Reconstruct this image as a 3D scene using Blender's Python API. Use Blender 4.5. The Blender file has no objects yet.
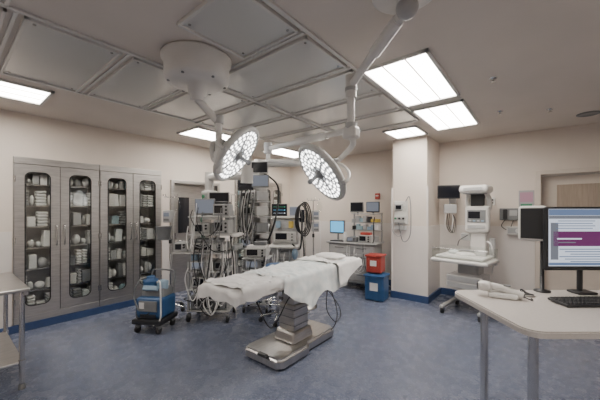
import bpy, bmesh, math, random
from mathutils import Vector, Matrix, Euler, noise
random.seed(7)
scene=bpy.context.scene
YAW=math.radians(39.1)

# ---------------------------------------------------------------- materials
def mat(name,col,rough=0.5,metal=0.0,emit=None,es=0.0,spec=0.5,alpha=1.0,coat=0.0):
    m=bpy.data.materials.new(name); m.use_nodes=True
    b=m.node_tree.nodes['Principled BSDF']
    b.inputs['Base Color'].default_value=(*col,1)
    b.inputs['Roughness'].default_value=rough
    b.inputs['Metallic'].default_value=metal
    b.inputs['Specular IOR Level'].default_value=spec
    if coat: b.inputs['Coat Weight'].default_value=coat
    if emit:
        b.inputs['Emission Color'].default_value=(*emit,1)
        b.inputs['Emission Strength'].default_value=es
    return m
def noisy(name,c1,c2,scale,rough=0.5,metal=0,stretch=(1,1,1),bump=0,detail=3,lo=.35,hi=.65):
    m=mat(name,c1,rough,metal); nt=m.node_tree; b=nt.nodes['Principled BSDF']
    tc=nt.nodes.new('ShaderNodeTexCoord'); mp=nt.nodes.new('ShaderNodeMapping')
    mp.inputs['Scale'].default_value=stretch
    n=nt.nodes.new('ShaderNodeTexNoise'); n.inputs['Scale'].default_value=scale; n.inputs['Detail'].default_value=detail
    r=nt.nodes.new('ShaderNodeValToRGB'); r.color_ramp.elements[0].position=lo; r.color_ramp.elements[1].position=hi
    r.color_ramp.elements[0].color=(*c1,1); r.color_ramp.elements[1].color=(*c2,1)
    nt.links.new(tc.outputs['Object'],mp.inputs['Vector']); nt.links.new(mp.outputs['Vector'],n.inputs['Vector'])
    nt.links.new(n.outputs['Fac'],r.inputs['Fac']); nt.links.new(r.outputs['Color'],b.inputs['Base Color'])
    if bump:
        bp=nt.nodes.new('ShaderNodeBump'); bp.inputs['Strength'].default_value=bump; bp.inputs['Distance'].default_value=.01
        nt.links.new(n.outputs['Fac'],bp.inputs['Height']); nt.links.new(bp.outputs['Normal'],b.inputs['Normal'])
    return m
M={}
M['wall']=noisy('wall_paint',(.675,.60,.53),(.70,.62,.55),3,.6)
M['wains']=noisy('wall_protection',(.70,.655,.62),(.73,.68,.645),4,.42)
M['ceil']=noisy('ceiling_paint',(.635,.58,.525),(.665,.605,.55),2,.7)
M['base']=noisy('blue_cove_base',(.03,.06,.155),(.035,.07,.18),20,.4)
M['steel']=noisy('brushed_steel',(.45,.435,.42),(.54,.52,.50),6,.38,1,stretch=(1,1,10))
M['steelh']=noisy('steel_top',(.48,.47,.46),(.58,.565,.55),6,.30,1,stretch=(12,1,1))
M['chrome']=mat('chrome',(.62,.62,.62),.2,1)
M['white']=noisy('white_enamel',(.62,.605,.58),(.66,.645,.62),5,.35)
M['eqw']=noisy('device_housing',(.46,.455,.44),(.52,.515,.50),9,.45)
M['lgrey']=noisy('light_grey_plastic',(.37,.37,.37),(.42,.42,.42),8,.45)
M['grey']=noisy('grey_plastic',(.17,.175,.18),(.21,.215,.22),8,.45)
M['dark']=mat('dark_plastic',(.02,.021,.024),.4)
M['rubber']=mat('black_rubber',(.015,.015,.017),.6)
M['blue']=noisy('blue_plastic',(.02,.075,.19),(.03,.095,.23),9,.4)
M['bluel']=mat('pale_blue',(.24,.34,.44),.5)
M['red']=noisy('red_plastic',(.36,.045,.035),(.42,.06,.045),9,.4)
M['green']=mat('green_plastic',(.05,.25,.13),.4)
M['yellow']=mat('yellow_plastic',(.55,.40,.08),.4)
M['teal']=mat('teal_wrap',(.25,.36,.40),.6)
M['tray']=mat('grey_wrap',(.38,.385,.39),.6)
M['sheet']=noisy('bed_linen',(.72,.705,.69),(.78,.765,.75),14,.85,bump=.3)
M['sheet2']=noisy('draw_sheet',(.60,.65,.66),(.76,.77,.76),10,.85,bump=.35)
M['paper']=mat('paper',(.72,.71,.70),.8)
M['tan']=noisy('door_laminate',(.34,.27,.21),(.40,.32,.25),7,.45,stretch=(8,8,.6))
M['leaf']=noisy('door_leaf_paint',(.60,.53,.46),(.63,.555,.48),5,.45)
M['table']=noisy('counter_laminate',(.44,.41,.385),(.49,.455,.43),60,.4)
M['pink']=mat('poster_pink',(.45,.26,.34),.6)
M['interior']=mat('cabinet_interior',(.42,.41,.40),.5,.2)
def screenm(n,c,s): return mat(n,(.02,.02,.02),.25,emit=c,es=s)
M['scr_dark']=mat('screen_dark',(.012,.013,.018),.12)
M['scr_blue']=screenm('screen_blue',(.12,.45,.75),1.6)
M['scr_white']=screenm('screen_white',(.72,.78,.9),1.1)
M['scr_hdr']=screenm('screen_header',(.16,.24,.42),.85)
M['scr_purple']=screenm('screen_purple',(.18,.02,.15),.75)
M['scr_green']=screenm('screen_green',(.1,.6,.3),.7)
M['scr_grey']=screenm('screen_grey',(.3,.33,.4),.55)
M['light']=mat('troffer_lens',(.9,.9,.9),.4,emit=(1,.94,.86),es=22.5)
M['led']=mat('led_emitter',(.9,.9,.9),.3,emit=(1,.98,.95),es=7.5)
M['lens']=mat('led_lens_face',(.40,.41,.43),.2,emit=(.95,.97,1),es=.6)
def floor_mat():
    m=mat('speckled_vinyl',(.1,.12,.18),.32); nt=m.node_tree; b=nt.nodes['Principled BSDF']
    tc=nt.nodes.new('ShaderNodeTexCoord')
    v=nt.nodes.new('ShaderNodeTexVoronoi'); v.inputs['Scale'].default_value=85
    r=nt.nodes.new('ShaderNodeValToRGB'); r.color_ramp.interpolation='CONSTANT'
    e=r.color_ramp.elements; e[0].position=0; e[0].color=(.130,.148,.215,1); e[1].position=.35; e[1].color=(.158,.178,.25,1)
    a=e.new(.62); a.color=(.100,.117,.175,1)
    a=e.new(.88); a.color=(.235,.255,.32,1)
    nt.links.new(tc.outputs['Object'],v.inputs['Vector'])
    sp=nt.nodes.new('ShaderNodeSeparateColor'); nt.links.new(v.outputs['Color'],sp.inputs[0])
    nt.links.new(sp.outputs[0],r.inputs['Fac']); nt.links.new(r.outputs['Color'],b.inputs['Base Color'])
    n=nt.nodes.new('ShaderNodeTexNoise'); n.inputs['Scale'].default_value=7
    mr=nt.nodes.new('ShaderNodeMapRange'); mr.inputs[3].default_value=.20; mr.inputs[4].default_value=.34
    nt.links.new(tc.outputs['Object'],n.inputs['Vector']); nt.links.new(n.outputs['Fac'],mr.inputs[0]); nt.links.new(mr.outputs[0],b.inputs['Roughness'])
    return m
M['floor']=floor_mat()
def perf_mat():
    m=mat('perforated_diffuser',(.4,.4,.4),.28,.45); nt=m.node_tree; b=nt.nodes['Principled BSDF']
    tc=nt.nodes.new('ShaderNodeTexCoord')
    v=nt.nodes.new('ShaderNodeTexVoronoi'); v.inputs['Scale'].default_value=60; v.inputs['Randomness'].default_value=0
    r=nt.nodes.new('ShaderNodeValToRGB'); e=r.color_ramp.elements
    e[0].position=.2;e[0].color=(.36,.365,.365,1);e[1].position=.3;e[1].color=(.62,.62,.615,1)
    nt.links.new(tc.outputs['Object'],v.inputs['Vector']); nt.links.new(v.outputs['Distance'],r.inputs['Fac']); nt.links.new(r.outputs['Color'],b.inputs['Base Color'])
    return m
M['panel']=perf_mat()
def glass_mat():
    m=bpy.data.materials.new('clear_glass'); m.use_nodes=True; nt=m.node_tree; nt.nodes.clear()
    o=nt.nodes.new('ShaderNodeOutputMaterial'); g=nt.nodes.new('ShaderNodeBsdfGlossy'); t=nt.nodes.new('ShaderNodeBsdfTransparent')
    g.inputs['Roughness'].default_value=.05; t.inputs['Color'].default_value=(.96,.97,.96,1)
    x=nt.nodes.new('ShaderNodeMixShader'); x.inputs[0].default_value=.07
    nt.links.new(t.outputs[0],x.inputs[1]); nt.links.new(g.outputs[0],x.inputs[2]); nt.links.new(x.outputs[0],o.inputs[0])
    return m
M['glass']=glass_mat()

# ---------------------------------------------------------------- mesh builder
class MB:
    def __init__(s,name,loc=(0,0,0),rz=0.0):
        s.name=name; s.loc=loc; s.rz=rz; s.v=[]; s.f=[]; s.m=[]; s.sm=[]; s.mats=[]
    def mi(s,k):
        if k not in s.mats: s.mats.append(k)
        return s.mats.index(k)
    def add(s,vs,fs,k,smooth=False):
        o=len(s.v); s.v+= [tuple(v) for v in vs]; i=s.mi(k)
        for f in fs:
            s.f.append([a+o for a in f]); s.m.append(i); s.sm.append(smooth)
    def addbm(s,bm,k,smooth=False):
        bm.verts.index_update()
        s.add([v.co.copy() for v in bm.verts],[[v.index for v in f.verts] for f in bm.faces],k,smooth); bm.free()
    def box(s,c,d,k,bev=0,rot=None,seg=2,taper=None):
        bm=bmesh.new(); bmesh.ops.create_cube(bm,size=1)
        for v in bm.verts:
            if taper and v.co.z>0: v.co.x*=taper[0]; v.co.y*=taper[1]
            v.co=Vector((v.co.x*d[0],v.co.y*d[1],v.co.z*d[2]))
        if bev>0:
            bev=min(bev,min(d)*.49)
            bmesh.ops.bevel(bm,geom=bm.edges[:],offset=bev,segments=seg,affect='EDGES',profile=.5)
        T=Matrix.Translation(c)
        if rot: T=T@Euler(rot).to_matrix().to_4x4()
        bmesh.ops.transform(bm,matrix=T,verts=bm.verts[:]); s.addbm(bm,k,False)
    def lathe(s,prof,o,ax,k,n=24,smooth=True):
        ax=Vector(ax).normalized(); q=Vector((0,0,1)).rotation_difference(ax); o=Vector(o)
        vs=[];fs=[]
        for r,h in prof:
            for i in range(n):
                a=2*math.pi*i/n; vs.append(o+q@Vector((r*math.cos(a),r*math.sin(a),h)))
        for j in range(len(prof)-1):
            for i in range(n):
                a=j*n+i;b=j*n+(i+1)%n; fs.append((a,b,b+n,a+n))
        s.add(vs,fs,k,smooth)
        s.add([vs[i] for i in range(n)],[tuple(range(n-1,-1,-1))],k); s.add(vs[-n:],[tuple(range(n))],k)
    def cyl(s,a,b,r,k,r2=None,n=16):
        a=Vector(a);b=Vector(b);L=(b-a).length
        s.lathe([(r,0),(r2 if r2 is not None else r,L)],a,b-a,k,n)
    def sph(s,c,r,k,sc=(1,1,1),n=16):
        bm=bmesh.new(); bmesh.ops.create_uvsphere(bm,u_segments=n,v_segments=n//2+2,radius=r)
        for v in bm.verts: v.co=Vector((v.co.x*sc[0],v.co.y*sc[1],v.co.z*sc[2]))+Vector(c)
        s.addbm(bm,k,True)
    def tube(s,pts,r,k,n=8,sub=6,closed=False):
        P=[Vector(p) for p in pts]
        if sub>1 and len(P)>2:
            Q=[]; N=len(P)
            rng=N if closed else N-1
            for i in range(rng):
                if closed: p0,p1,p2,p3=P[i-1],P[i],P[(i+1)%N],P[(i+2)%N]
                else: p0=P[max(i-1,0)];p1=P[i];p2=P[i+1];p3=P[min(i+2,N-1)]
                for j in range(sub):
                    t=j/sub
                    Q.append(.5*((2*p1)+(-p0+p2)*t+(2*p0-5*p1+4*p2-p3)*t*t+(-p0+3*p1-3*p2+p3)*t**3))
            if not closed: Q.append(P[-1])
            P=Q
        N=len(P); vs=[];fs=[]; up=None
        for i in range(N):
            if closed: T=(P[(i+1)%N]-P[i-1])
            else: T=(P[min(i+1,N-1)]-P[max(i-1,0)])
            T.normalize()
            if up is None:
                up=Vector((0,0,1)) if abs(T.z)<.9 else Vector((1,0,0))
            up=(up-T*up.dot(T)); 
            if up.length<1e-4: up=T.orthogonal()
            up.normalize(); w=T.cross(up)
            for j in range(n):
                a=2*math.pi*j/n; vs.append(P[i]+r*(math.cos(a)*up+math.sin(a)*w))
        for i in range(N if closed else N-1):
            for j in range(n):
                a=i*n+j;b=i*n+(j+1)%n;c=((i+1)%N)*n+(j+1)%n;d=((i+1)%N)*n+j
                fs.append((a,b,c,d))
        s.add(vs,fs,k,True)
        if not closed: s.add(vs[:n],[tuple(range(n-1,-1,-1))],k); s.add(vs[-n:],[tuple(range(n))],k)
    def caster(s,x,y,r=.05,k='rubber'):
        s.cyl((x-.015,y,r),(x+.015,y,r),r,k,n=14)
        s.box((x,y,r*1.7),(.05,r*1.2,r*.9),'grey',.01); s.cyl((x,y,r*2),(x,y,r*2.6),.012,'chrome')
    def plate_hole(s,x,y0,y1,z0,z1,hy0,hy1,hz0,hz1,r,th,k):
        bm=bmesh.new()
        outer=[bm.verts.new((x,a,b)) for a,b in ((y0,z0),(y1,z0),(y1,z1),(y0,z1))]
        loop=[]
        for cy,cz,a0 in ((hy1-r,hz1-r,0),(hy0+r,hz1-r,90),(hy0+r,hz0+r,180),(hy1-r,hz0+r,270)):
            for i in range(7):
                a=math.radians(a0+15*i); loop.append((cy+r*math.cos(a),cz+r*math.sin(a)))
        hp=[bm.verts.new((x,p,q)) for p,q in loop]
        ed=[bm.edges.new((L[i],L[(i+1)%len(L)])) for L in (outer,hp) for i in range(len(L))]
        bmesh.ops.triangle_fill(bm,edges=ed,use_beauty=True,normal=(1,0,0))
        res=bmesh.ops.extrude_face_region(bm,geom=bm.faces[:])
        for e in res['geom']:
            if isinstance(e,bmesh.types.BMVert): e.co.x+=th
        bmesh.ops.recalc_face_normals(bm,faces=bm.faces[:])
        s.addbm(bm,k)
        s.tube([(x+th,p,q) for p,q in loop],.007,'rubber',n=6,sub=1,closed=True)
    def done(s):
        me=bpy.data.meshes.new(s.name); me.from_pydata(s.v,[],s.f)
        for k in s.mats: me.materials.append(M[k])
        for i,p in enumerate(me.polygons): p.material_index=s.m[i]; p.use_smooth=s.sm[i]
        me.update()
        o=bpy.data.objects.new(s.name,me); o.location=s.loc; o.rotation_euler=(0,0,s.rz)
        scene.collection.objects.link(o); return o

H=2.88; XL=-5.3; YB=6.1; XR=2.6; YF=-2.6
# ---------------------------------------------------------------- room
b=MB('floor'); b.box(((XL+XR)/2-.3,(YF+YB)/2,-.05),(XR-XL+1,YB-YF+.6,.1),'floor'); b.done()
b=MB('ceiling'); b.box(((XL+XR)/2-.3,(YF+YB)/2,H+.05),(XR-XL+1,YB-YF+.6,.1),'ceil'); b.done()
CAB=[(.62,1.585),(1.585,2.55)]; CZ0,CZ1=.10,2.30
D0,D1,DZ=2.78,3.72,2.10
C20,C21=4.2,5.75
b=MB('wall_left')
def wl(y0,y1,z0,z1,x=XL,t=.6,k='wall'): b.box((x-t/2,(y0+y1)/2,(z0+z1)/2),(t,y1-y0,z1-z0),k)
wl(YF,.62,0,H); wl(.62,2.55,CZ1,H); wl(.62,2.55,0,CZ0); wl(2.55,D0,0,H); wl(D0,D1,DZ,H); wl(D1,C20,0,H); wl(C20,C21,CZ1,H); wl(C20,C21,0,CZ0); wl(C21,YB,0,H)
for y0,y1 in ((YF,.61),(2.56,D0-.07),(D1+.07,C20-.01),(C21+.01,YB)):
    b.box((XL+.006,(y0+y1)/2,.66),(.012,y1-y0,1.32),'wains')
b.box((XL-.57,(D0+D1)/2,1.05),(.04,D1-D0,2.1),'interior'); b.box((XL-.58,1.585,1.2),(.02,1.93,2.2),'interior')
b.done()
b=MB('baseboard_left')
for y0,y1 in ((YF,D0-.07),(D1+.07,YB-.02)): b.box((XL+.014,(y0+y1)/2,.05),(.026,y1-y0,.10),'base',.004)
b.done()
b=MB('door_1')
x=XL
b.box((x,D0-.03,DZ/2),(.08,.06,DZ),'steel',.004); b.box((x,D1+.03,DZ/2),(.08,.06,DZ),'steel',.004); b.box((x,(D0+D1)/2,DZ+.03),(.08,D1-D0+.12,.06),'steel',.004)
b.box((x-.2,(D0+D1)/2,DZ/2),(.045,D1-D0,DZ),'steel',.004); b.box((x-.17,D0+.3,1.5),(.02,.22,.7),'scr_dark'); b.box((x-.17,D0+.12,1.05),(.03,.05,.22),'chrome',.008)
b.tube([(x-.17,D0+.12,1.0),(x-.11,D0+.12,1.0),(x-.11,D0+.25,1.0)],.01,'chrome',sub=1)
b.done()
b=MB('wall_back')
b.box(((XL+0)/2,YB+.15,H/2),(-XL,.3,H),'wall'); b.box((.5,YB+.15,(2.16+H)/2),(1.0,.3,H-2.16),'wall'); b.box(((1.0+XR)/2,YB+.15,H/2),(XR-1.0,.3,H),'wall')
for x0,x1 in ((XL+.02,-.06),(1.06,XR)): b.box(((x0+x1)/2,YB-.006,.66),(x1-x0,.012,1.32),'wains')
b.done()
b=MB('baseboard_back')
for x0,x1 in ((XL+.03,-2.13),(-1.47,-.07),(1.07,XR)): b.box(((x0+x1)/2,YB-.025,.06),(x1-x0,.025,.12),'base',.004)
b.done()
b=MB('door_2')
b.box((.5,YB+.12,1.07),(.98,.045,2.14),'leaf'); b.box((-.02,YB-.01,1.08),(.07,.14,2.16),'leaf',.006); b.box((1.02,YB-.01,1.08),(.07,.14,2.16),'leaf',.006); b.box((.5,YB-.01,2.19),(1.11,.14,.07),'leaf',.006)
b.box((.58,YB+.095,1.80),(.74,.02,.40),'tan',.004); b.box((.58,YB+.095,1.28),(.74,.02,.5),'tan',.004)
b.box((.12,YB+.085,1.05),(.05,.03,.2),'chrome',.006)
b.done()
b=MB('wall_column'); b.box((-1.8,(5.3+YB)/2,H/2),(.6,YB-5.3,H),'wall')
b.box((-1.8,5.294,.66),(.624,.012,1.32),'wains'); b.box((-1.494,(5.3+YB)/2-.01,.66),(.012,YB-5.3,1.32),'wains'); b.box((-2.106,(5.3+YB)/2-.01,.66),(.012,YB-5.3,1.32),'wains')
for sx in (-2.11,-1.49): b.box((sx,5.29,1.0),(.03,.03,2.0),'wains',.004)
b.done()
b=MB('baseboard_column'); b.box((-1.8,5.276,.06),(.66,.024,.12),'base',.004); b.box((-1.476,(5.264+YB)/2-.02,.06),(.024,YB-5.3-.02,.12),'base',.004); b.box((-2.124,(5.264+YB)/2-.02,.06),(.024,YB-5.3-.02,.12),'base',.004); b.done()
b=MB('wall_right'); b.box((XR+.15,(YF+YB)/2,H/2),(.3,YB-YF+.6,H),'wall'); b.done()
b=MB('wall_front'); b.box(((XL+XR)/2,YF-.15,H/2),(XR-XL+.6,.3,H),'wall'); b.done()

# ---------------------------------------------------------------- ceiling fixtures
def troffer(x0,x1,y0,y1):
    b=MB('ceiling_light_panel',((x0+x1)/2,(y0+y1)/2,H)); w=x1-x0; l=y1-y0
    fr=.03
    for c,d in (((-(w-fr)/2,0),(fr,l)),(((w-fr)/2,0),(fr,l)),((0,-(l-fr)/2),(w,fr)),((0,(l-fr)/2),(w,fr))):
        b.box((c[0],c[1],-.012),(d[0],d[1],.024),'white',.003)
    b.box((0,0,-.006),(w-fr*2,l-fr*2,.006),'light')
    for xx in (-w/6,w/6): b.box((xx,0,-.011),(.012,l-fr*2,.006),'white')
    b.done()
for a in ((-1.28,-.68,2.44,3.64),(-1.28,-.68,3.82,5.02),(-1.98,-1.44,4.55,5.15),(-4.66,-4.06,-.42,.80),(-4.66,-4.06,2.5,3.7),(-4.66,-4.06,4.4,5.5),(-1.28,-.68,-1.6,-.4),(1.0,1.6,.6,1.8)):  # last two panels are out of view, added to light the room from behind
    troffer(*a)
def diffuser(x0,x1,y0,y1):
    b=MB('ceiling_air_diffuser',((x0+x1)/2,(y0+y1)/2,H)); w=x1-x0;l=y1-y0; fr=.022
    for c,d in (((-(w-fr)/2,0),(fr,l)),(((w-fr)/2,0),(fr,l)),((0,-(l-fr)/2),(w,fr)),((0,(l-fr)/2),(w,fr))):
        b.box((c[0],c[1],-.013),(d[0],d[1],.026),'white',.004)
    b.box((0,0,-.006),(w-fr*2,l-fr*2,.008),'panel')
    for sx in (-1,1):
        for sy in (-1,1): b.cyl((sx*(w/2-.06),sy*(l/2-.06),-.01),(sx*(w/2-.06),sy*(l/2-.06),-.016),.01,'chrome',n=8)
    b.done()
rows=[(-.97,-.38),(-.31,.28),(.36,.95),(1.03,1.62),(1.70,2.29),(2.37,2.96),(3.04,3.63),(3.71,4.3)]
for i,(y0,y1) in enumerate(rows):
    diffuser(-3.85,-2.62,y0,y1)
    if i==3: diffuser(-1.92,-1.32,y0,y1)
    elif i!=2: diffuser(-2.55,-1.32,y0,y1)
b=MB('trim_1')   # ceiling grid bars between the diffusers
b.box((-2.585,1.6,H-.008),(.03,5.4,.016),'white',.003); b.box((-3.885,1.6,H-.008),(.03,5.4,.016),'white',.003); b.box((-1.285,1.6,H-.008),(.03,5.4,.016),'white',.003)
for y in (-.345,.32,.99,1.66,2.33,3.0,3.67): 
    b.box((-3.235,y,H-.007),(1.25,.022,.014),'white',.003)
    if y>1.5 or y<.3: b.box((-1.935,y,H-.007),(1.25,.022,.014),'white',.003)
b.done()
for i,(x,y) in enumerate(((-.35,3.4),(.1,4.9),(-.4,4.6))):
    b=MB('sprinkler_head',(x,y,H)); b.lathe([(.035,0),(.03,-.01),(.012,-.012),(.012,-.03),(.022,-.034),(.022,-.037)],(0,0,0),(0,0,1),'chrome',12); b.done()
b=MB('ceiling_speaker',(.5,5.45,H)); b.lathe([(.12,0),(.12,-.012),(.1,-.018),(.09,-.012),(.01,-.012)],(0,0,0),(0,0,1),'grey',24); b.done()

# ---------------------------------------------------------------- supply cabinets
def cabinet(y0,y1):
    W=y1-y0; b=MB('supply_cabinet',(XL,y0,0)); z0,z1=CZ0+.004,CZ1-.004; D=.45
    g=.004
    b.box((-D,W/2,(z0+z1)/2),(.02,W-.02,z1-z0),'interior')
    for yy in (g+.012,W-g-.012): b.box((-D/2+.005,yy,(z0+z1)/2),(D,.024,z1-z0),'steel')
    b.box((-D/2,W/2,z1-.03),(D,W-.04,.06),'steel'); b.box((-D/2,W/2,z0+.03),(D,W-.04,.06),'steel')
    b.box((.006,W/2,z1-.04),(.03,W-.006,.09),'steel',.004); b.box((.006,W/2,z0+.045),(.03,W-.006,.09),'steel',.004)
    dz0,dz1=z0+.095,z1-.09
    ns=7; sh=[dz0+.02+i*(dz1-dz0)/ns for i in range(ns)]
    cols=['paper','white','paper','paper','lgrey','tray','white','teal','sheet','tray','paper','sheet','white','paper','sheet2','grey']
    for z in sh:
        b.box((-D/2+.0,W/2,z),(D-.08,W-.06,.012),'chrome')
        y=.06
        while y<W-.08:
            w=random.uniform(.05,.13); h=random.uniform(.10,.23); k=random.choice(cols)
            if y+w>W-.04: break
            t=random.random(); xx=-random.uniform(.09,.12)
            if t<.4: b.box((xx,y+w/2,z+.008+h/2),(.13,w*.94,h),k,.008,rot=(random.uniform(-.06,.06),0,random.uniform(-.15,.15)))
            elif t<.7:
                for q in range(5): b.box((-.11,y+w/2,z+.025+q*.042),(.14,w*.96,.036),k,.015,rot=(random.uniform(-.1,.1),0,0))
            else: b.sph((-.11,y+w/2,z+.01+h*.35),.5,k,(.14,w*.95,h*.7),10)
            y+=w+.006
    n=2; dw=(W-.012)/n
    for i in range(n):
        a=.006+i*dw+.004; c=a+dw-.008
        hw=.13
        b.plate_hole(.0,a,c,dz0,dz1,(a+c)/2-hw,(a+c)/2+hw,dz0+.12,dz1-.1,.075,.026,'steel')
        b.box((.012,(a+c)/2,(dz0+dz1)/2+.01),(.004,.27,dz1-dz0-.2),'glass')
        hy=c-.04 if i==0 else a+.04
        b.tube([(.026,hy,1.12),(.06,hy,1.13),(.06,hy,1.37),(.026,hy,1.38)],.008,'chrome',sub=3)
        he=a+.004 if i==0 else c-.004
        for hz in (dz0+.2,(dz0+dz1)/2,dz1-.2): b.cyl((.03,he,hz-.04),(.03,he,hz+.04),.009,'chrome',n=8)
    b.box((.002,W/2,(dz0+dz1)/2),(.006,.012,dz1-dz0),'rubber')
    b.done()
for y0,y1 in CAB: cabinet(y0,y1)
cabinet(C20,(C20+C21)/2); cabinet((C20+C21)/2,C21)

# ---------------------------------------------------------------- surgical lights
def led_head(b,c,n):
    c=Vector(c); n=Vector(n).normalized(); R=.30
    b.lathe([(.03,-.10),(.07,-.098),(.11,-.085),(.2,-.065),(R-.02,-.04),(R,-.02),(R+.006,0),(R,.022),(R-.02,.028),(R-.03,.02)],c,n,'eqw',40)
    b.lathe([(R-.03,.0),(R-.031,.021)],c,n,'lens',40)
    q=Vector((0,0,1)).rotation_difference(n)
    for rr,cnt in ((.245,28),(.198,22),(.15,16),(.104,10)):
        for i in range(cnt):
            a=2*math.pi*i/cnt+rr*9; p=c+q@Vector((rr*math.cos(a),rr*math.sin(a),.0205))
            b.lathe([(.016,0),(.016,.003),(.013,.005)],p,n,'led',10)
    for rr in (.27,.222,.174,.127,.08):
        pts=[c+q@Vector((rr*math.cos(2*math.pi*i/36),rr*math.sin(2*math.pi*i/36),.022)) for i in range(36)]
        b.tube(pts,.004,'lgrey',n=5,sub=1,closed=True)
    for i in range(6):
        a=2*math.pi*i/6; p1=c+q@Vector((.05*math.cos(a),.05*math.sin(a),.023)); p2=c+q@Vector((.275*math.cos(a),.275*math.sin(a),.023)); b.cyl(p1,p2,.006,'grey',n=6)
    b.lathe([(.05,.0),(.05,.03),(.03,.04),(.018,.05),(.016,.11),(.022,.12),(.022,.15),(.012,.16)],c,n,'grey',16)
def yoke(b,c,n,side,r=.33):
    c=Vector(c); n=Vector(n).normalized(); s=Vector(side); s=(s-n*s.dot(n)).normalized()
    pts=[c+r*math.cos(a)*s+(-n)*r*.55*math.sin(a) for a in [math.pi*i/10 for i in range(11)]]
    b.tube(pts,.014,'white',n=10,sub=2)
    for p in (pts[0],pts[-1]): b.cyl(p,p+(c-p).normalized()*.05,.022,'lgrey',n=12)
    return pts[5]

b=MB('surgical_light',(-2.25,1.39,H))
o=Vector((-2.25,1.39,H))
def L(p): return Vector(p)-o
b.lathe([(.27,0),(.285,-.012),(.285,-.03),(.262,-.04),(.262,-.18),(.25,-.205),(.19,-.225),(.08,-.23),(.075,-.30),(.055,-.31),(.055,-.36)],(0,0,0),(0,0,1),'white',48)
for i in range(6):
    a=i*math.pi/3; b.cyl((.225*math.cos(a),.225*math.sin(a),-.208),(.225*math.cos(a),.225*math.sin(a),-.22),.012,'grey',n=8)
p1=L((-2.20,1.57,2.36))
b.tube([(0,0,-.34),(.01,.03,-.37),p1+Vector((-.01,-.02,.03)),p1],.032,'white',n=14,sub=4)
b.cyl(p1+Vector((0,0,.06)),p1-Vector((0,0,.30)),.03,'white'); b.cyl(p1+Vector((0,0,.07)),p1+Vector((0,0,.0)),.042,'lgrey')
p2=p1-Vector((0,0,.30)); b.cyl(p2+Vector((0,0,.05)),p2-Vector((0,0,.06)),.045,'white')
c1=(-2.235,1.80,2.13); n1=(.676,.42,-.60)
yk=yoke(b,L(c1),n1,(.2,-.9,.2))
led_head(b,L(c1),n1)
b.tube([p2,p2+Vector((-.10,.02,0)),yk+Vector((-.04,-.08,-.02)),yk],.026,'white',n=12,sub=5)
b.sph(yk,.04,'lgrey')
b.tube([p2-Vector((0,0,.05)),p2+Vector((-.02,.02,-.13))],.03,'white',sub=1,n=12)
b.done()

o=Vector((-.60,1.70,H)); b=MB('surgical_light',tuple(o))
b.lathe([(.19,0),(.19,-.03),(.17,-.04),(.06,-.045),(.05,-.08)],(0,0,0),(0,0,1),'white',32)
b.sph((0,.03,-.10),.065,'lgrey')
p1=L((-1.20,2.14,2.62)); 
b.tube([(0,.03,-.10),p1*.3+Vector((0,.02,-.07))*1,p1],.030,'white',n=14,sub=3)
b.cyl(Vector((0,.03,-.10)).lerp(p1,.12),Vector((0,.03,-.10)).lerp(p1,.5),.04,'white')
b.cyl(p1+Vector((0,0,.08)),p1-Vector((0,0,.1)),.045,'white'); b.cyl(p1,p1-Vector((0,0,.34)),.03,'white')
b.cyl(p1-Vector((0,0,.02)),p1-Vector((0,0,.05)),.05,'lgrey')
p2=p1-Vector((0,0,.36)); b.cyl(p2+Vector((0,0,.05)),p2-Vector((0,0,.06)),.05,'lgrey'); b.box(p2+Vector((.0,0,-.03)),(.12,.1,.1),'white',.02)
p3=L((-2.14,2.12,2.22)); b.tube([p2,p3],.026,'white',n=12,sub=1); b.cyl(p2.lerp(p3,.25),p2.lerp(p3,.6),.034,'white')
b.cyl(p3+Vector((0,0,.06)),p3-Vector((0,0,.05)),.042,'lgrey')
p4=p3+Vector((0,0,-.12)); b.cyl(p3,p4,.022,'white'); b.tube([p4,p4+Vector((.25,.2,-.03)),p4+Vector((.3,.22,-.1))],.02,'white',sub=3)
c2=(-1.56,2.23,1.94); n2=(-.412,-.683,-.60)
yk=yoke(b,L(c2),n2,(.9,-.2,-.3)); led_head(b,L(c2),n2); b.sph(yk,.04,'lgrey')
b.tube([p2-Vector((0,0,.05)),p2-Vector((0,-.03,.12)),yk+Vector((.05,.04,.05)),yk],.024,'white',n=12,sub=5)
b.done()

# ---------------------------------------------------------------- operating table
TX,TY=-2.2,2.52
b=MB('operating_table',(TX,TY,0))
bm=bmesh.new()
out=[(-.20,-.42),(.20,-.42),(.25,-.36),(.25,.05),(.20,.12),(.20,.62),(.14,.68),(-.28,.68),(-.34,.62),(-.34,.12),(-.34,-.36),(-.28,-.42)]
vs=[bm.verts.new((x*.95,y,.03)) for x,y in out]; f=bm.faces.new(vs)
r=bmesh.ops.extrude_face_region(bm,geom=[f])
for e in r['geom']:
    if isinstance(e,bmesh.types.BMVert): e.co.z=.12
bmesh.ops.recalc_face_normals(bm,faces=bm.faces[:])
bmesh.ops.bevel(bm,geom=[e for e in bm.edges if e.verts[0].co.z>.1 and e.verts[1].co.z>.1],offset=.025,segments=3,affect='EDGES')
b.addbm(bm,'steelh')
b.box((-.05,.13,.018),(.46,.95,.036),'rubber',.005)
b.box((-.04,.12,.18),(.32,.38,.13),'steel',.03,taper=(.85,.85)); b.box((-.04,.12,.38),(.235,.26,.3),'steel',.02); b.box((-.04,.12,.58),(.19,.22,.22),'steel',.02)
b.box((-.04,.12,.72),(.34,.5,.08),'grey',.02); b.box((0,.1,.77),(.42,.8,.05),'steel',.01)
for i in range(3): b.box((-.04,.12,.30+i*.09),(.25,.275,.006),'grey')
b.box((.0,-.42,.12),(.12,.05,.03),'dark',.01)
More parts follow.
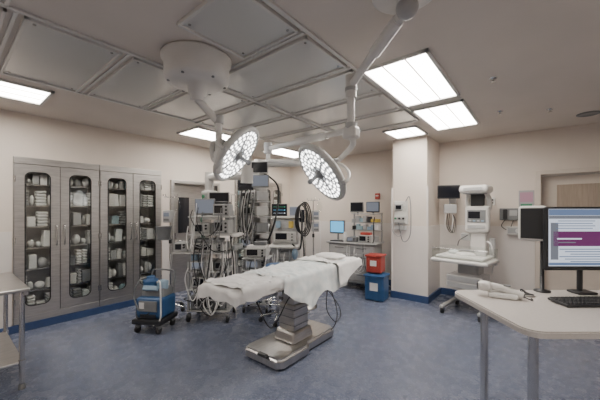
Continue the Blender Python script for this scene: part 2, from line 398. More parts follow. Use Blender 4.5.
for y0,y1 in ((-.92,-.35),(-.33,.38),(.40,1.03)):
    b.box((0,(y0+y1)/2,.815),(.50,y1-y0,.03),'steelh',.006); b.box((0,(y0+y1)/2,.865),(.52,y1-y0-.005,.07),'grey',.022)
    for sx in (-1,1):
        b.box((sx*.285,(y0+y1)/2,.815),(.012,y1-y0-.06,.032),'chrome',.003)
        for q in (y0+.1,y1-.1): b.cyl((sx*.24,q,.815),(sx*.285,q,.815),.009,'chrome',n=8)
b.box((.30,-.5,.80),(.04,.05,.09),'chrome',.008); b.cyl((.31,-.5,.78),(.35,-.5,.78),.015,'dark')
def interp(tab):
    def f(u):
        for (a,p),(c,q) in zip(tab,tab[1:]):
            if u<=c: 
                t=(u-a)/(c-a); t=t*t*(3-2*t); return p+(q-p)*t
        return tab[-1][1]
    return f
def drape(y0,y1,w,ztop,hangR,hangL,k,amp=.03,seed=0,nu=90,nv=70,skew=0,e0=None,rum=1.0):
    vs=[];fs=[]
    for i in range(nu+1):
        u=i/nu; y=y0+(y1-y0)*u
        hr=hangR(u); hl=hangL(u); S0=-(w/2+hl); S1=w/2+hr
        for j in range(nv+1):
            s_=S0+(S1-S0)*j/nv
            nz=noise.noise(Vector((y*5+seed,s_*6,seed)))+.5*noise.noise(Vector((y*12,s_*13+seed,2)))
            rg=1-abs(noise.noise(Vector((y*7+s_*3+seed,s_*4-y*2,seed+5))))*2
            a=abs(s_); sg=1 if s_>0 else -1
            rc=.03
            if a<w/2-rc: x=s_; z=ztop+.018*nz*rum+.008+.022*max(0,rg-.55)*rum
            else:
                e=a-(w/2-rc)
                if e<rc*1.57: th=e/rc; x=sg*(w/2-rc+rc*math.sin(th)); z=ztop+.008-(rc-rc*math.cos(th))+.012*nz*(1-th/1.57)
                else:
                    dn=e-rc*1.57; fold=math.sin(y*17+seed+1.5*noise.noise(Vector((y*3,seed,0))))*.5+.5
                    x=sg*(w/2+min(dn*2,1)*amp*(fold+.6*nz)+dn*.08); z=ztop-rc-dn
            yy=y+ (skew*(abs(s_)-w/2) if a>w/2 else 0)*(u-.5) + .01*nz
            if e0 is not None and y<e0: z-=(e0-y); yy=e0-.03+.015*nz-.02*math.sin(x*25+seed)*(e0-y)*4
            vs.append((x,yy,z))
    for i in range(nu):
        for j in range(nv):
            a=i*(nv+1)+j; fs.append((a,a+1,a+nv+2,a+nv+1))
    b.add(vs,fs,k,True)
drape(-1.06,1.08,.56,.905,interp([(0,.07),(.3,.09),(.45,.14),(.7,.16),(1,.06)]),lambda u:.12,'sheet',.02,1.3,e0=-.95)
hg=interp([(0,.10),(.22,.27),(.34,.33),(.5,.22),(.72,.27),(1,.10)])
drape(-.42,.86,.61,.924,lambda u:hg(u)+.02*math.sin(u*23),lambda u:.25,'sheet2',.08,4.1,skew=.35,rum=1.5)
drape(-.92,-.3,.585,.920,lambda u:.06+.03*math.sin(u*8),lambda u:.1,'sheet',.03,7.7,rum=1.3)
drape(.5,1.09,.68,.940,interp([(0,.22),(.5,.14),(1,.06)]),lambda u:.15,'sheet',.07,2.2,rum=1.4)
bm=bmesh.new(); bmesh.ops.create_uvsphere(bm,u_segments=28,v_segments=16,radius=1)
for v in bm.verts:
    p=v.co.copy(); v.co=Vector((math.copysign(abs(p.x)**.6,p.x)*.2,math.copysign(abs(p.y)**.6,p.y)*.14,p.z*.035+.012*noise.noise(p*3)))+Vector((0,.84,.98))
b.addbm(bm,'sheet',True)
b.tube([(.2,-.7,.8),(.24,-.6,.55),(.1,-.35,.42),(.05,-.1,.6),(.1,0,.75)],.006,'rubber')
b.tube([(.28,.35,.78),(.34,.45,.45),(.3,.5,.25),(.2,.55,.12)],.006,'rubber')
b.tube([(-.2,.7,.78),(.1,.9,.3),(.15,.75,.15),(.1,.6,.35),(.2,.5,.78)],.006,'rubber')
b.done()

# ---------------------------------------------------------------- generic equipment parts
def device(b,c,d,k='lgrey',scr='scr_dark',knobs=3,face=-1):
    b.box(c,d,k,.012); x,y,z=c; fy=y+face*(d[1]/2+.001)
    b.box((x-d[0]*.16,fy,z+d[2]*.05),(d[0]*.5,.006,d[2]*.62),scr,.002)
    for i in range(knobs): 
        zz=z+d[2]*(.28-.28*i); b.cyl((x+d[0]*.32,fy+face*-.002,zz),(x+d[0]*.32,fy+face*.018,zz),min(.016,d[2]*.12),'dark',n=10)
    b.box((x,fy,z-d[2]*.38),(d[0]*.85,.005,d[2]*.06),'grey')
def monitor(b,c,w,h,yaw=0,tilt=0,scr='scr_dark',k='dark',back=True):
    R=Euler((tilt,0,yaw)); Rm=R.to_matrix(); c=Vector(c)
    b.box(c,(w,.035,h),k,.012,rot=R); b.box(c+Rm@Vector((0,-.018,.005)),(w-.03,.004,h-.04),scr,rot=R)
    if back: b.box(c+Rm@Vector((0,.035,0)),(w*.6,.04,h*.6),k,.015,rot=R)
    return Rm
def traces(b,c,w,h,yaw=0,tilt=0,ks=('scr_green','scr_blue','scr_white')):
    Rm=Euler((tilt,0,yaw)).to_matrix(); c=Vector(c)
    for i,k in enumerate(ks):
        b.box(c+Rm@Vector((-w*.08,-.0215,h*(.25-.25*i))),(w*.6,.002,h*.02),k,rot=(tilt,0,yaw)); b.box(c+Rm@Vector((w*.33,-.0215,h*(.25-.25*i))),(w*.1,.002,h*.06),k,rot=(tilt,0,yaw))
rnd=random.Random(3)
def hang(b,x0,x1,y,ztop,zbot,n,ks=('paper','lgrey','rubber','paper'),r=.006,out=.07):
    for i in range(n):
        xa=rnd.uniform(x0,x1); xb=rnd.uniform(x0,x1); zt=ztop-rnd.random()*.15; zb=zbot+rnd.random()*.25; ze=zb+rnd.random()*.4
        b.tube([(xa,y,zt),(xa+rnd.uniform(-.03,.03),y-out*rnd.uniform(.6,1),(zt+zb)/2+.05),((xa+xb)/2,y-out,zb),(xb,y-out*.8,(zb+ze)/2),(xb,y,ze)],r*rnd.uniform(.7,1.3),rnd.choice(ks),n=6,sub=5)

b=MB('equipment_cart',(-3.80,2.60,0),math.radians(38))
for x in (-.28,.28):
    for y in (-.2,.2): b.caster(x,y,.055); 
    b.box((x,.2,.82),(.035,.05,1.4),'lgrey',.008); b.box((x,-.2,.50),(.03,.03,.72),'lgrey',.006)
for z in (.16,.46,.72,.98,1.24,1.5): b.box((0,0 if z<1 else .03,z),(.62,.46 if z<1 else .38,.022),'eqw',.008)
device(b,(0,-.02,.28),(.5,.38,.2),'grey','dark'); device(b,(-.02,-.03,.56),(.46,.36,.16),'eqw','scr_dark'); 
device(b,(-.1,-.03,.80),(.32,.36,.13),'lgrey','scr_grey'); device(b,(.17,-.03,.80),(.16,.34,.12),'grey','scr_dark',2)
device(b,(0,-.02,1.06),(.5,.34,.12),'eqw','scr_dark',3); b.box((-.05,0,1.15),(.4,.3,.05),'grey',.01)
device(b,(-.13,0,1.33),(.26,.3,.16),'eqw','scr_dark',2); device(b,(.17,0,1.35),(.22,.3,.2),'lgrey','scr_dark',3)
monitor(b,(-.13,.05,1.65),.30,.24,.1,0,'scr_grey','grey'); device(b,(.15,.04,1.60),(.24,.24,.18),'lgrey','scr_dark')
b.box((.15,.04,1.71),(.2,.2,.03),'dark',.01); b.box((-.24,-.02,.9),(.1,.2,.1),'bluel',.01); b.box((.2,-.02,.62),(.12,.2,.1),'dark',.01)
# side arm tray with small monitor
b.box((-.42,-.05,.98),(.22,.3,.02),'eqw',.006); b.box((-.31,-.02,.96),(.04,.1,.05),'grey',.005); device(b,(-.42,-.05,1.06),(.18,.22,.13),'lgrey','scr_dark',2)
hang(b,-.3,.3,-.23,1.25,.25,18,('paper','lgrey','rubber','grey')); hang(b,-.3,.3,-.24,.9,.12,10,('paper','rubber','lgrey'),r=.008)
hang(b,-.3,.3,-.2,1.7,1.0,8,('rubber','grey','paper'),r=.006)
for i in range(4):
    b.tube([(.29,-.1+.08*i,1.2-.1*i),(.34,-.13+.08*i,.9),(.35,-.1+.05*i,.5),(.31,0,.3)],.008,['rubber','paper','grey','lgrey'][i])
for i in range(3):
    c=(.385,-.17+.15*i,1.02); b.lathe([(.045,0),(.056,.16),(.056,.2)],c,(0,0,1),'glass',16); b.lathe([(.06,.2),(.06,.22),(.03,.235)],c,(0,0,1),'white',16); b.lathe([(.04,.005),(.047,.07)],c,(0,0,1),'lgrey',16)
b.box((.32,-.02,1.04),(.02,.45,.03),'chrome')
b.done()

def ivpole(loc,rz,h,basket,pump=True):
    b=MB('iv_pole',loc,rz)
    for i in range(5):
        a=2*math.pi*i/5; b.tube([(0,0,.13),(.16*math.cos(a),.16*math.sin(a),.09),(.22*math.cos(a),.22*math.sin(a),.075)],.014,'chrome',sub=3); b.sph((.22*math.cos(a),.22*math.sin(a),.035),.035,'rubber',n=12)
    b.cyl((0,0,.1),(0,0,1.1),.014,'chrome'); b.cyl((0,0,1.1),(0,0,h),.010,'chrome'); b.cyl((0,0,1.07),(0,0,1.14),.024,'dark')
    for a in (0,math.pi/2,math.pi,-math.pi/2): b.tube([(0,0,h-.01),(.08*math.cos(a),.08*math.sin(a),h-.02),(.12*math.cos(a),.12*math.sin(a),h),(.12*math.cos(a),.12*math.sin(a),h+.03)],.005,'chrome',sub=3)
    if basket:
        b.box((-.02,-.1,1.14),(.18,.13,.008),'grey')
        b.lathe([(.085,0),(.115,.2),(.12,.21),(.11,.21),(.10,.2)],(-.03,-.12,1.14),(0,0,1),'grey',20)
    if pump:
        for z in (1.5,1.28)[:1 if basket else 2]: b.box((.02,-.07,z),(.13,.12,.19),'lgrey',.015); b.box((.02,-.133,z+.03),(.09,.004,.06),'scr_grey'); b.box((.02,-.133,z-.05),(.09,.004,.03),'grey')
    b.sph((.12,0,h-.14),.06,'glass',(1,.4,1.8)); b.tube([(.12,0,h-.24),(.1,-.05,1.5),(.12,-.1,1.0),(.05,-.1,.6),(.02,-.02,.9)],.004,'paper')
    b.done()
ivpole((-4.56,2.34,0),.5,1.82,True)
ivpole((-4.45,3.45,0),.2,1.9,False)
ivpole((-3.42,4.62,0),.9,1.8,False)

b=MB('surgical_suction_unit',(-4.02,1.86,0),math.radians(30))
for x in (-.15,.15):
    for y in (-.15,.15): b.caster(x,y,.05)
b.box((0,0,.15),(.42,.40,.07),'dark',.02); b.box((0,.02,.32),(.38,.35,.28),'blue',.05,seg=3); b.box((0,.05,.50),(.35,.28,.12),'grey',.03,seg=3,taper=(.9,.8))
b.box((0,-.16,.35),(.26,.02,.14),'grey',.008); b.box((0,-.155,.22),(.22,.02,.05),'dark',.005); b.box((-.08,-.172,.36),(.07,.006,.08),'paper')
b.lathe([(.085,0),(.095,.1),(.095,.12),(.06,.13),(.055,.165)],(-.07,.0,.54),(0,0,1),'blue',20); b.lathe([(.07,0),(.075,.1),(.03,.12)],(.09,.02,.54),(0,0,1),'bluel',16)
b.box((.0,-.1,.57),(.2,.06,.06),'bluel',.008,rot=(-.5,0,0))
b.tube([(-.17,.15,.45),(-.17,.17,.72),(-.1,.17,.76),(.1,.17,.76),(.17,.17,.72),(.17,.15,.45)],.012,'grey',sub=3)
b.tube([(.06,-.05,.64),(.16,-.14,.66),(.19,-.17,.4),(.19,-.18,.2),(.1,-.19,.12)],.010,'paper'); b.tube([(-.06,0,.69),(-.15,-.1,.68),(-.20,-.16,.5),(-.12,-.18,.3)],.010,'grey')
b.tube([(-.2,.1,.2),(-.23,0,.4),(-.21,-.1,.25),(-.1,-.2,.2),(.05,-.2,.28)],.008,'rubber')
b.done()

b=MB('equipment_boom',(-3.25,4.15,H))
b.lathe([(.2,0),(.2,-.03),(.09,-.045),(.085,-.40)],(0,0,0),(0,0,1),'white',32)
b.box((-.36,-.2,-.43),(.98,.17,.13),'white',.05,rot=(0,0,.5),seg=3); b.cyl((-.75,-.42,-.36),(-.75,-.42,-.62),.09,'white',n=24)
t=(-.75,-.42)
b.box((t[0],t[1],-1.25),(.24,.22,1.3),'eqw',.03)
for z,kk,sc in ((-1.04,'lgrey','scr_dark'),(-1.3,'eqw','scr_dark'),(-1.58,'grey','scr_dark'),(-1.86,'dark','scr_grey')):
    b.box((t[0]+.1,t[1]-.2,z-.1),(.50,.34,.02),'lgrey',.006); device(b,(t[0]+.1,t[1]-.2,z),(.42,.28,.16),kk,sc)
monitor(b,(t[0]-.1,t[1]-.24,-.80),.32,.26,.3,0,'scr_dark','dark'); monitor(b,(t[0]+.25,t[1]-.2,-.78),.3,.22,.6,0,'scr_grey','grey')
monitor(b,(t[0]+.1,t[1]-.1,-.52),.34,.22,.6,.2,'scr_dark','lgrey'); b.cyl((t[0]+.06,t[1]-.02,-.4),(t[0]+.1,t[1]-.08,-.5),.016,'white')
for i in range(6):
    b.tube([(t[0]-.13,t[1]-.1+.04*i,-.75-.1*i),(t[0]-.22-.01*i,t[1]-.15,-1.0-.06*i),(t[0]-.22,t[1]-.2,-1.6-.05*i),(t[0]-.1,t[1]-.2,-1.9)],.010,['rubber','green','lgrey','paper','rubber','grey'][i])
b.tube([(t[0]+.1,t[1],-.6),(t[0]+.42,t[1]+.05,-.85),(t[0]+.5,t[1]-.05,-1.3),(t[0]+.42,t[1]-.15,-1.75),(t[0]+.3,t[1]-.2,-1.88)],.016,'rubber')
hang(b,t[0]-.12,t[0]+.33,t[1]-.36,-.9,-1.9,16,('rubber','paper','grey','lgrey'),.008,.06)
b.done()
b=MB('equipment_boom',(-3.72,3.2,H))
b.lathe([(.18,0),(.18,-.03),(.08,-.045),(.075,-.62)],(0,0,0),(0,0,1),'white',32)
b.box((-.32,-.12,-.72),(.86,.15,.12),'white',.045,rot=(0,0,.35),seg=3); b.cyl((-.68,-.25,-.64),(-.68,-.25,-1.0),.075,'white',n=24); b.cyl((0,0,-.6),(0,0,-.84),.1,'white',n=24)
b.box((-.68,-.25,-1.2),(.22,.2,.5),'white',.03); b.box((-.68,-.355,-1.2),(.16,.01,.4),'lgrey',.003)
for i in range(4): b.cyl((-.68,-.36,-1.05-.1*i),(-.68,-.385,-1.05-.1*i),.025,['green','yellow','paper','bluel'][i],n=14)
monitor(b,(-.30,-.32,-1.12),.34,.26,.55,0,'scr_dark','grey'); b.tube([(-.57,-.27,-1.1),(-.4,-.27,-1.14),(-.3,-.28,-1.14)],.018,'lgrey',sub=2)
for i in range(4): b.tube([(-.68+.03*i,-.38,-1.05-.1*i),(-.66,-.42,-1.4),(-.62-.03*i,-.42,-1.8),(-.58-.03*i,-.38,-1.5)],.009,['green','grey','paper','rubber'][i])
b.done()

b=MB('anesthesia_machine',(-4.28,4.75,0),math.radians(32))
for x in (-.26,.26):
    for y in (-.24,.24): b.caster(x,y,.06)
b.box((0,0,.17),(.64,.58,.08),'grey',.02); b.box((0,.05,.5),(.58,.46,.58),'lgrey',.02)
for i in range(3):
    b.box((0,-.185,.32+i*.19),(.5,.015,.165),'eqw',.006); b.box((0,-.2,.36+i*.19),(.2,.012,.02),'grey',.004)
b.box((0,-.05,.83),(.66,.6,.04),'eqw',.012); b.box((0,.14,1.13),(.56,.26,.56),'lgrey',.02); device(b,(0,.0,1.02),(.5,.06,.22),'eqw','scr_dark')
for i in range(2): b.cyl((-.14+.28*i,-.05,1.22),(-.14+.28*i,-.05,1.36),.055,'yellow' if i else 'bluel',n=18)
b.box((0,.12,1.44),(.6,.34,.03),'eqw',.01); monitor(b,(-.13,.04,1.6),.34,.27,.1,0,'scr_dark','dark'); monitor(b,(.2,.08,1.57),.24,.22,-.25,0,'scr_grey','lgrey')
traces(b,(-.13,.04,1.6),.34,.27,.1)
b.tube([(.2,-.28,.9),(.36,-.3,.8),(.4,-.3,1.1),(.4,-.28,1.5),(.34,-.15,1.62)],.018,'rubber'); b.sph((.26,-.3,.7),.08,'bluel',(.8,.8,1.5))
b.tube([(-.25,-.28,.85),(-.34,-.32,.6),(-.36,-.32,1.0),(-.3,-.2,1.3)],.018,'paper')
hang(b,-.25,.25,-.3,.85,.2,6,('rubber','paper','grey'),.008,.05)
b.done()

b=MB('electrosurgical_cart',(-3.52,3.25,0),math.radians(35))
for x in (-.18,.18):
    for y in (-.16,.16): b.caster(x,y,.045); b.cyl((x,y,.12),(x,y,.84),.014,'chrome')
for z in (.14,.42,.66,.84): b.box((0,0,z),(.42,.38,.02),'lgrey',.006)
device(b,(0,-.01,.52),(.36,.32,.15),'lgrey','scr_dark'); device(b,(0,-.01,.75),(.36,.32,.14),'grey','scr_grey'); b.box((-.05,0,.22),(.24,.28,.13),'blue',.02); device(b,(0,0,.93),(.34,.3,.15),'eqw','scr_dark',3)
b.box((.0,0,1.02),(.3,.25,.03),'paper',.006); b.box((.05,0,1.07),(.2,.18,.06),'grey',.01)
hang(b,-.2,.2,-.2,.9,.15,10,('paper','rubber','lgrey','grey'),.007,.06)
b.done()

b=MB('hose_stand',(-3.02,3.85,0))
b.lathe([(.2,0),(.2,.02),(.05,.05),(.02,.06)],(0,0,0),(0,0,1),'steel',28); b.cyl((0,0,.05),(0,0,1.72),.014,'chrome'); b.tube([(0,0,1.7),(0,-.06,1.74),(0,-.09,1.70)],.008,'chrome',sub=4)
for i in range(4):
    r=.20+.014*i; pts=[(.02*i-.03+.05*math.cos(a),-.07+.008*i+r*.45*math.cos(a),1.45+r*1.15*math.sin(a)) for a in [2*math.pi*j/16 for j in range(16)]]
    b.tube(pts,.010,'rubber',closed=True,sub=3)
b.tube([(0,-.07,1.22),(.05,-.1,.8),(-.08,-.1,.4),(-.14,.0,.1)],.010,'rubber')
b.done()

b=MB('surgeon_stool',(-2.95,3.12,0),.3)
for i in range(5):
    a=2*math.pi*i/5; b.tube([(0,0,.12),(.15*math.cos(a),.15*math.sin(a),.1),(.25*math.cos(a),.25*math.sin(a),.08)],.016,'chrome',sub=3); b.sph((.25*math.cos(a),.25*math.sin(a),.033),.033,'rubber',n=12)
b.cyl((0,0,.1),(0,0,.3),.025,'chrome'); b.cyl((0,0,.3),(0,0,.70),.018,'chrome'); b.lathe([(.12,.72),(.17,.735),(.185,.755),(.185,.79),(.17,.81),(.1,.82),(.01,.82)],(0,0,0),(0,0,1),'blue',28); b.cyl((0,0,.67),(0,0,.73),.05,'dark')
b.tube([(.18*math.cos(a),.18*math.sin(a),.28) for a in [2*math.pi*j/20 for j in range(20)]],.009,'chrome',closed=True,sub=1)
for i in range(4): b.cyl((0,0,.28),(.18*math.cos(i*math.pi/2),.18*math.sin(i*math.pi/2),.28),.006,'chrome',n=6)
b.done()

# ---------------------------------------------------------------- supply workstation against back wall
b=MB('medication_cart',(-3.0,5.52,0),math.radians(6))
for x in (-.42,.42):
    for y in (-.2,.2): b.caster(x,y,.055)
b.box((0,0,.16),(1.0,.54,.06),'grey',.02); b.box((0,.01,.55),(.98,.5,.72),'lgrey',.015)
for cx in (-.24,.24):
    for i in range(4):
        b.box((cx,-.245,.28+i*.175),(.45,.016,.16),'eqw' if cx<0 else 'lgrey',.005); b.box((cx,-.262,.31+i*.175),(.2,.02,.02),'grey',.005)
b.box((0,0,.93),(1.06,.58,.035),'lgrey',.012)
monitor(b,(-.36,-.1,1.24),.36,.29,-.05,0,'scr_dark','grey'); b.box((-.36,-.119,1.245),(.31,.004,.23),'scr_blue',rot=(0,0,-.05)); b.cyl((-.36,-.06,.95),(-.36,-.06,1.12),.02,'grey')
b.box((-.36,-.1,.955),(.2,.15,.02),'grey',.006); b.box((-.3,-.22,.96),(.3,.1,.02),'dark',.004)
for z in (1.18,1.34,1.52): b.box((.2,.16,z),(.62,.2,.018),'lgrey',.004)
for x in (-.1,.5): b.box((x,.2,1.24),(.025,.05,.6),'lgrey',.005)
for zz,n in ((.95,7),(1.19,7),(1.35,7)):
    for i in range(n):
        k=rnd.choice(['paper','bluel','grey','eqw','dark','lgrey','yellow','teal','tray']); h=rnd.uniform(.06,.13); b.box((-.05+.083*i,.1 if zz>1 else .02,zz+h/2),(.07,.13,h),k,.006,rot=(0,0,rnd.uniform(-.2,.2)))
monitor(b,(.0,.1,1.66),.3,.22,.0,0,'scr_dark','grey'); monitor(b,(.34,.12,1.66),.3,.22,-.15,0,'scr_grey','dark')
for x in (.0,.34): b.cyl((x,.15,1.5),(x,.15,1.6),.02,'grey')
device(b,(.3,-.15,1.03),(.26,.2,.15),'eqw','scr_dark'); device(b,(.02,-.17,1.0),(.2,.16,.1),'grey','scr_grey',2); b.box((.3,-.15,1.13),(.2,.15,.05),'red',.01)
b.tube([(.45,-.2,.95),(.5,-.28,1.05),(.5,-.3,1.3),(.45,-.1,1.45)],.01,'rubber'); hang(b,-.1,.48,-.27,.95,.35,6,('paper','rubber','lgrey'),.006,.05)
b.lathe([(.045,0),(.05,.14),(.03,.17),(.02,.2)],(-.14,-.2,.95),(0,0,1),'white',16)
b.done()

def bin_(name,loc,w,d,h,k,lid,rz=.1):
    b=MB(name,loc,rz)
    b.box((0,0,h*.5),(w,d,h*.96),k,.02)
    b.box((0,0,h*.96),(w+.035,d+.035,.03),lid,.01); b.box((0,0,h-.004),(w*.9,d*.9,.02),lid,.008)
    for sx in (-1,1): b.box((sx*w*.3,-d/2-.004,h*.45),(.02,.012,h*.7),k,.004)
    b.box((0,-d/2-.006,h*.55),(w*.42,.008,h*.3),'paper',.001)
    b.box((0,-d/2-.02,h*.93),(w*.35,.02,.02),lid,.005)
    b.done()
bin_('recycling_bin',(-2.27,4.98,0),.34,.32,.46,'blue','blue')
bin_('biohazard_bin',(-2.30,5.0,.478),.27,.26,.32,'red','red')

b=MB('wall_gas_flowmeter_panel',(-1.93,5.28,1.55))
b.box((0,-.025,0),(.24,.05,.42),'white',.012); b.box((-.03,-.06,.1),(.14,.04,.12),'lgrey',.01); b.box((-.03,-.082,.1),(.1,.004,.07),'scr_dark'); b.box((.0,-.07,-.12),(.18,.07,.12),'eqw',.01)
for x in (-.07,.0,.07): b.cyl((x,-.1,-.1),(x,-.125,-.1),.018,'green' if x<0 else 'dark',n=12)
b.lathe([(.03,0),(.032,.1)],(.08,-.08,.02),(0,0,1),'glass',12); b.box((0,-.05,-.27),(.2,.06,.08),'lgrey',.01)
b.tube([(.1,-.08,.2),(.17,-.1,.28),(.19,-.08,.0),(.17,-.07,-.4),(.05,-.08,-.5),(-.02,-.1,-.18)],.008,'grey'); b.tube([(-.08,-.12,-.12),(-.12,-.14,-.3),(0,-.12,-.42),(.06,-.12,-.2)],.006,'lgrey')
b.done()
b=MB('fire_alarm_pull',(-2.75,YB-.03,1.9)); b.box((0,0,0),(.1,.05,.13),'red',.008); b.box((0,-.03,.01),(.06,.02,.03),'white',.004); b.done()

b=MB('wall_monitor',(-4.72,5.75,1.45),math.radians(25)); monitor(b,(0,0,0),.46,.32); b.tube([(0,.06,0),(-.05,.18,0),(-.12,.25,0)],.02,'grey',sub=2); b.done()

b=MB('patient_monitor',(-1.25,5.70,1.92),math.radians(20))
monitor(b,(0,0,0),.36,.24,0,.1,'scr_dark','dark')
b.tube([(0,.05,-.02),(.02,.2,-.04),(.15,.33,-.04)],.02,'lgrey',sub=3); b.box((.12,.33,-.05),(.1,.05,.3),'lgrey',.01,rot=(0,0,-.35))
b.box((.03,.05,-.3),(.2,.12,.16),'lgrey',.012); b.cyl((.03,.06,-.22),(.02,.06,-.05),.012,'grey')
for i in range(3): b.tube([(-.04+.03*i,.0,-.36),(-.06+.03*i,-.03,-.6),(.02+.03*i,-.02,-.72),(.07+.02*i,0,-.5),(.06,.02,-.38)],.005,'rubber' if i else 'paper')
b.done()

# ---------------------------------------------------------------- infant warmer
b=MB('infant_warmer',(-.80,5.45,0),math.radians(-8))
for x in (-.30,.22):
    b.box((x,-.24,.11),(.06,.72,.05),'lgrey',.015)
    for y in (-.55,.07): b.caster(x,y,.055)
b.box((-.04,.03,.13),(.56,.14,.06),'lgrey',.015)
b.box((0,.08,.5),(.14,.12,.72),'lgrey',.02); b.box((-.04,-.22,.50),(.50,.46,.2),'white',.02); b.box((-.04,-.455,.55),(.44,.014,.08),'lgrey',.004); b.box((-.04,-.455,.45),(.44,.014,.08),'lgrey',.004)
b.box((-.04,-.10,.68),(.3,.3,.22),'lgrey',.03)
b.box((-.08,-.27,.82),(.80,.60,.06),'white',.025,seg=3); b.box((-.08,-.27,.875),(.68,.5,.05),'sheet',.02)
for x in (-.46,.30): b.box((x,-.27,.93),(.008,.54,.16),'glass')
for y in (-.55,.01): b.box((-.08,y,.93),(.76,.008,.16),'glass')
b.sph((-.05,-.3,.91),.09,'sheet',(1.6,1.2,.45)); b.sph((-.26,-.2,.92),.08,'sheet2',(1,1,.5)); b.box((.14,-.2,.94),(.16,.14,.08),'paper',.02)
b.tube([(-.46,-.55,1.01),(.30,-.55,1.01)],.006,'chrome',sub=1)
b.box((0,.16,1.30),(.24,.10,1.0),'white',.03,seg=3)
b.box((0,.10,1.45),(.36,.12,.44),'white',.055,seg=4); b.box((0,.037,1.50),(.27,.01,.2),'grey',.004); b.box((-.03,.03,1.52),(.17,.008,.11),'scr_dark'); 
for i in range(4): b.box((-.09+.06*i,.03,1.425),(.035,.008,.025),'bluel' if i%2 else 'lgrey',.003)
b.box((0,.035,1.33),(.26,.01,.06),'lgrey',.004)
for sx in (-1,1): b.tube([(sx*.15,.15,1.6),(sx*.16,.14,1.75),(sx*.13,.08,1.88)],.035,'white',n=12,sub=4)
b.box((0,.02,1.93),(.42,.34,.13),'white',.055,seg=4); b.box((0,-.0,1.862),(.3,.24,.012),'grey',.003); b.box((0,-.155,1.93),(.26,.01,.05),'lgrey',.004)
b.box((0,.12,1.76),(.2,.1,.24),'dark',.02)
b.tube([(.12,.12,1.1),(.22,.0,1.05),(.24,.05,.8),(.2,.1,.6)],.01,'paper'); b.tube([(-.12,.12,1.2),(-.25,.05,1.1),(-.28,.04,1.0)],.008,'rubber')
b.cyl((.2,.14,.75),(.2,.14,1.15),.045,'lgrey',n=16); b.box((.2,.14,.74),(.12,.08,.03),'lgrey',.005); b.box((.1,.14,.8),(.14,.03,.03),'lgrey'); b.box((-.18,.15,1.15),(.14,.1,.12),'lgrey',.01)
b.done()

b=MB('wall_phone',(-.40,YB-.04,1.53)); b.box((0,0,0),(.26,.08,.2),'grey',.01); b.box((-.05,-.045,0),(.06,.03,.17),'dark',.012); b.box((.06,-.042,.02),(.1,.006,.09),'lgrey',.003); b.tube([(-.05,-.05,-.09),(-.1,-.05,-.2),(0,-.05,-.26),(.06,-.04,-.1)],.006,'dark'); b.done()
b=MB('wall_poster',(-.17,YB-.006,1.78)); b.box((0,0,0),(.2,.008,.28),'tray'); b.box((0,-.005,.03),(.17,.003,.16),'pink'); b.box((0,-.005,-.1),(.15,.003,.04),'green'); b.done()
b=MB('wall_poster',(-.17,YB-.006,1.5)); b.box((0,0,0),(.2,.008,.18),'grey'); 
for i in range(5): b.box((0,-.005,.07-.035*i),(.17,.003,.01),'paper')
b.done()
b=MB('glove_box_dispenser',(-.27,YB-.07,1.26)); b.box((0,0,0),(.32,.11,.13),'white',.006); b.box((0,-.057,.0),(.28,.006,.09),'tray',.002); b.lathe([(.04,0),(.035,.004)],(0,-.06,0),(0,-1,0),'paper',16); b.done()
b=MB('wall_outlet_plate',(-.64,YB-.008,1.75)); b.box((0,0,0),(.09,.012,.13),'white',.003); b.box((0,-.008,.025),(.03,.004,.03),'dark'); b.box((0,-.008,-.025),(.03,.004,.03),'dark'); b.done()

# ---------------------------------------------------------------- left steel prep table
b=MB('stainless_prep_table',(-4.1,.1,0))
b.box((0,0,.885),(1.1,.86,.03),'steelh',.008); b.box((0,-.40,.86),(1.08,.03,.04),'steelh'); b.box((0,.40,.86),(1.08,.03,.04),'steelh')
b.box((0,0,.24),(1.02,.78,.022),'steelh',.006)
for x in (-.5,.5):
    for y in (-.38,.38):
        b.cyl((x,y,.0),(x,y,.87),.02,'chrome',n=18); b.lathe([(.028,0),(.028,.02),(.02,.05)],(x,y,0),(0,0,1),'grey',14); b.cyl((x,y,.22),(x,y,.26),.026,'chrome')
b.done()

# ---------------------------------------------------------------- right workstation desk (turned 39 degrees in the room)
def RF(r,d): return (r*math.cos(YAW)-d*math.sin(YAW), r*math.sin(YAW)+d*math.cos(YAW))
DW,DD=1.5,.90; dc=(1.32+DW/2,1.69+DD/2)
wx,wy=RF(*dc)
ZT=.90
b=MB('computer_desk',(wx,wy,0),YAW)
bm=bmesh.new(); pts=[]
for sx,sy,r,a0 in ((1,1,.06,0),(-1,1,.10,90),(-1,-1,.10,180),(1,-1,.06,270)):
    for i in range(8):
        a=math.radians(a0+90*i/7); pts.append((sx*(DW/2-r)+r*math.cos(a),sy*(DD/2-r)+r*math.sin(a)))
vs=[bm.verts.new((x,y,ZT-.04)) for x,y in pts]; f=bm.faces.new(vs); r=bmesh.ops.extrude_face_region(bm,geom=[f])
for e in r['geom']:
    if isinstance(e,bmesh.types.BMVert): e.co.z=ZT
bmesh.ops.recalc_face_normals(bm,faces=bm.faces[:])
bmesh.ops.bevel(bm,geom=[e for e in bm.edges if e.verts[0].co.z>ZT-.01 and e.verts[1].co.z>ZT-.01],offset=.008,segments=2,affect='EDGES')
b.addbm(bm,'table')
b.box((0,0,ZT-.06),(DW-.2,DD-.2,.035),'grey')
for x in (-DW/2+.11,DW/2-.1):
    for y in (-DD/2+.12,DD/2-.30): 
        b.cyl((x,y,0),(x,y,ZT-.04),.028,'chrome',n=20); b.lathe([(.045,ZT-.055),(.045,ZT-.041)],(x,y,0),(0,0,1),'grey',16); b.lathe([(.034,0),(.034,.02),(.027,.04)],(x,y,0),(0,0,1),'dark',16)
b.done()
def desk(name,r,d,rz=0): 
    return MB(name,(*RF(r,d),ZT+.001),YAW+rz)
b=desk('computer_monitor',2.37,2.42)
zc=.465
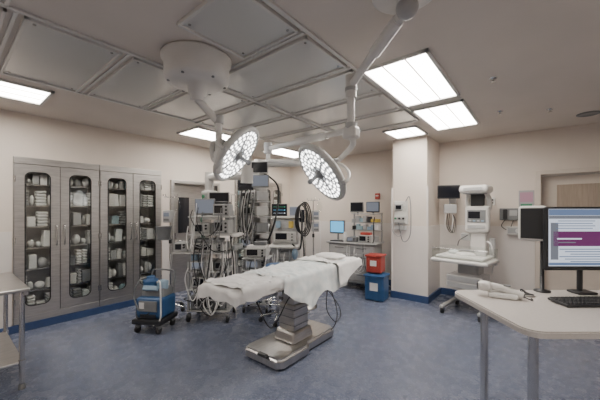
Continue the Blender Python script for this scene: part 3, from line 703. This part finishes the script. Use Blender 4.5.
b.box((0,.06,.01),(.16,.12,.02),'dark',.008); b.cyl((0,.08,.01),(0,.08,.4),.02,'dark'); b.box((0,.04,zc),(.3,.06,.26),'dark',.02)
b.box((0,0,zc),(.74,.035,.52),'dark',.012); b.box((0,-.0185,zc+.01),(.69,.003,.465),'scr_white')
def scr(x,z,w,h,k): b.box((x,-.021,zc+z),(w,.002,h),k)
scr(0,.215,.69,.05,'scr_hdr'); scr(0,.175,.69,.025,'scr_grey'); scr(-.06,.0,.5,.12,'scr_purple'); scr(.28,.0,.08,.3,'scr_hdr'); scr(-.3,-.02,.06,.3,'scr_grey')
for i in range(4): scr(-.12-.02*(i%2),.145-.02*i,.3,.006,'scr_hdr')
for i in range(6): scr(-.08+.02*(i%3),-.085-.02*i,.36-.05*(i%3),.007,'scr_hdr')
scr(0,-.205,.69,.022,'scr_hdr')
b.box((-.18,-.023,zc+.0),(.2,.002,.012),'scr_white'); b.box((-.2,-.023,zc-.03),(.14,.002,.008),'scr_grey')
b.done()
b=desk('computer_keyboard',2.14,2.20,.03)
b.box((0,0,.014),(.46,.17,.02),'dark',.006,rot=(.04,0,0))
for i in range(5):
    for j in range(15): b.box((-.21+.03*j,-.062+.031*i,.025+.0012*i),(.025,.025,.008),'rubber',.003,seg=1)
b.done()
b=desk('touchscreen_display',2.03,2.535,.0)
b.lathe([(.06,0),(.06,.012),(.016,.02),(.013,.5)],(.05,.0,0),(0,0,1),'dark',24); b.cyl((.05,0,.5),(.0,-.0,.56),.02,'dark')
R=(0,.0,-.75)
Rm=Euler(R).to_matrix(); cc=Vector((-.03,-.0,.585))
b.box(cc,(.20,.06,.30),'white',.028,rot=R,seg=4)
for sy,w_ in ((-1,.165),(1,.15)): b.box(cc+Rm@Vector((0,sy*.030,0)),(w_,.012,.26),'dark',.0055,rot=R)
b.done()
b=desk('barcode_scanner',1.62,2.36,-.55)
b.tube([(-.13,0,.075),(-.08,0,.08),(0,0,.07),(.06,0,.05),(.13,0,.03)],.03,'white',n=14,sub=4)
b.box((-.12,0,.077),(.10,.10,.075),'white',.03,seg=3); b.box((-.173,0,.077),(.006,.07,.045),'dark',.002); b.box((.0,0,.02),(.2,.12,.04),'white',.018,seg=3); b.box((.03,-.0,.098),(.05,.03,.012),'grey',.004)
b.tube([(.14,0,.025),(.17,.0,.01),(.19,.02,.006),(.19,.06,.006)],.0045,'rubber')
b.done()
b=desk('power_cable_bundle',1.83,2.38)
for i in range(4): b.tube([(-.06+.01*i,-.05+.02*i,.008),(.0,.02+.015*i,.012+.01*i),(.03,-.02+.015*i,.02),(.07,.02,.008),(.05,.04+.012*i,.008)],.005,'rubber')
b.done()

# ---------------------------------------------------------------- camera & world
cam=bpy.data.cameras.new('camera'); co=bpy.data.objects.new('camera',cam); scene.collection.objects.link(co)
co.location=(0,0,1.6); co.rotation_euler=(math.radians(90),0,YAW); cam.sensor_width=36; cam.lens=295/600*36; cam.shift_y=10/600; cam.clip_start=.05
scene.camera=co
w=bpy.data.worlds.new('world'); scene.world=w; w.use_nodes=True; w.node_tree.nodes['Background'].inputs[0].default_value=(.8,.75,.7,1); w.node_tree.nodes['Background'].inputs[1].default_value=.3
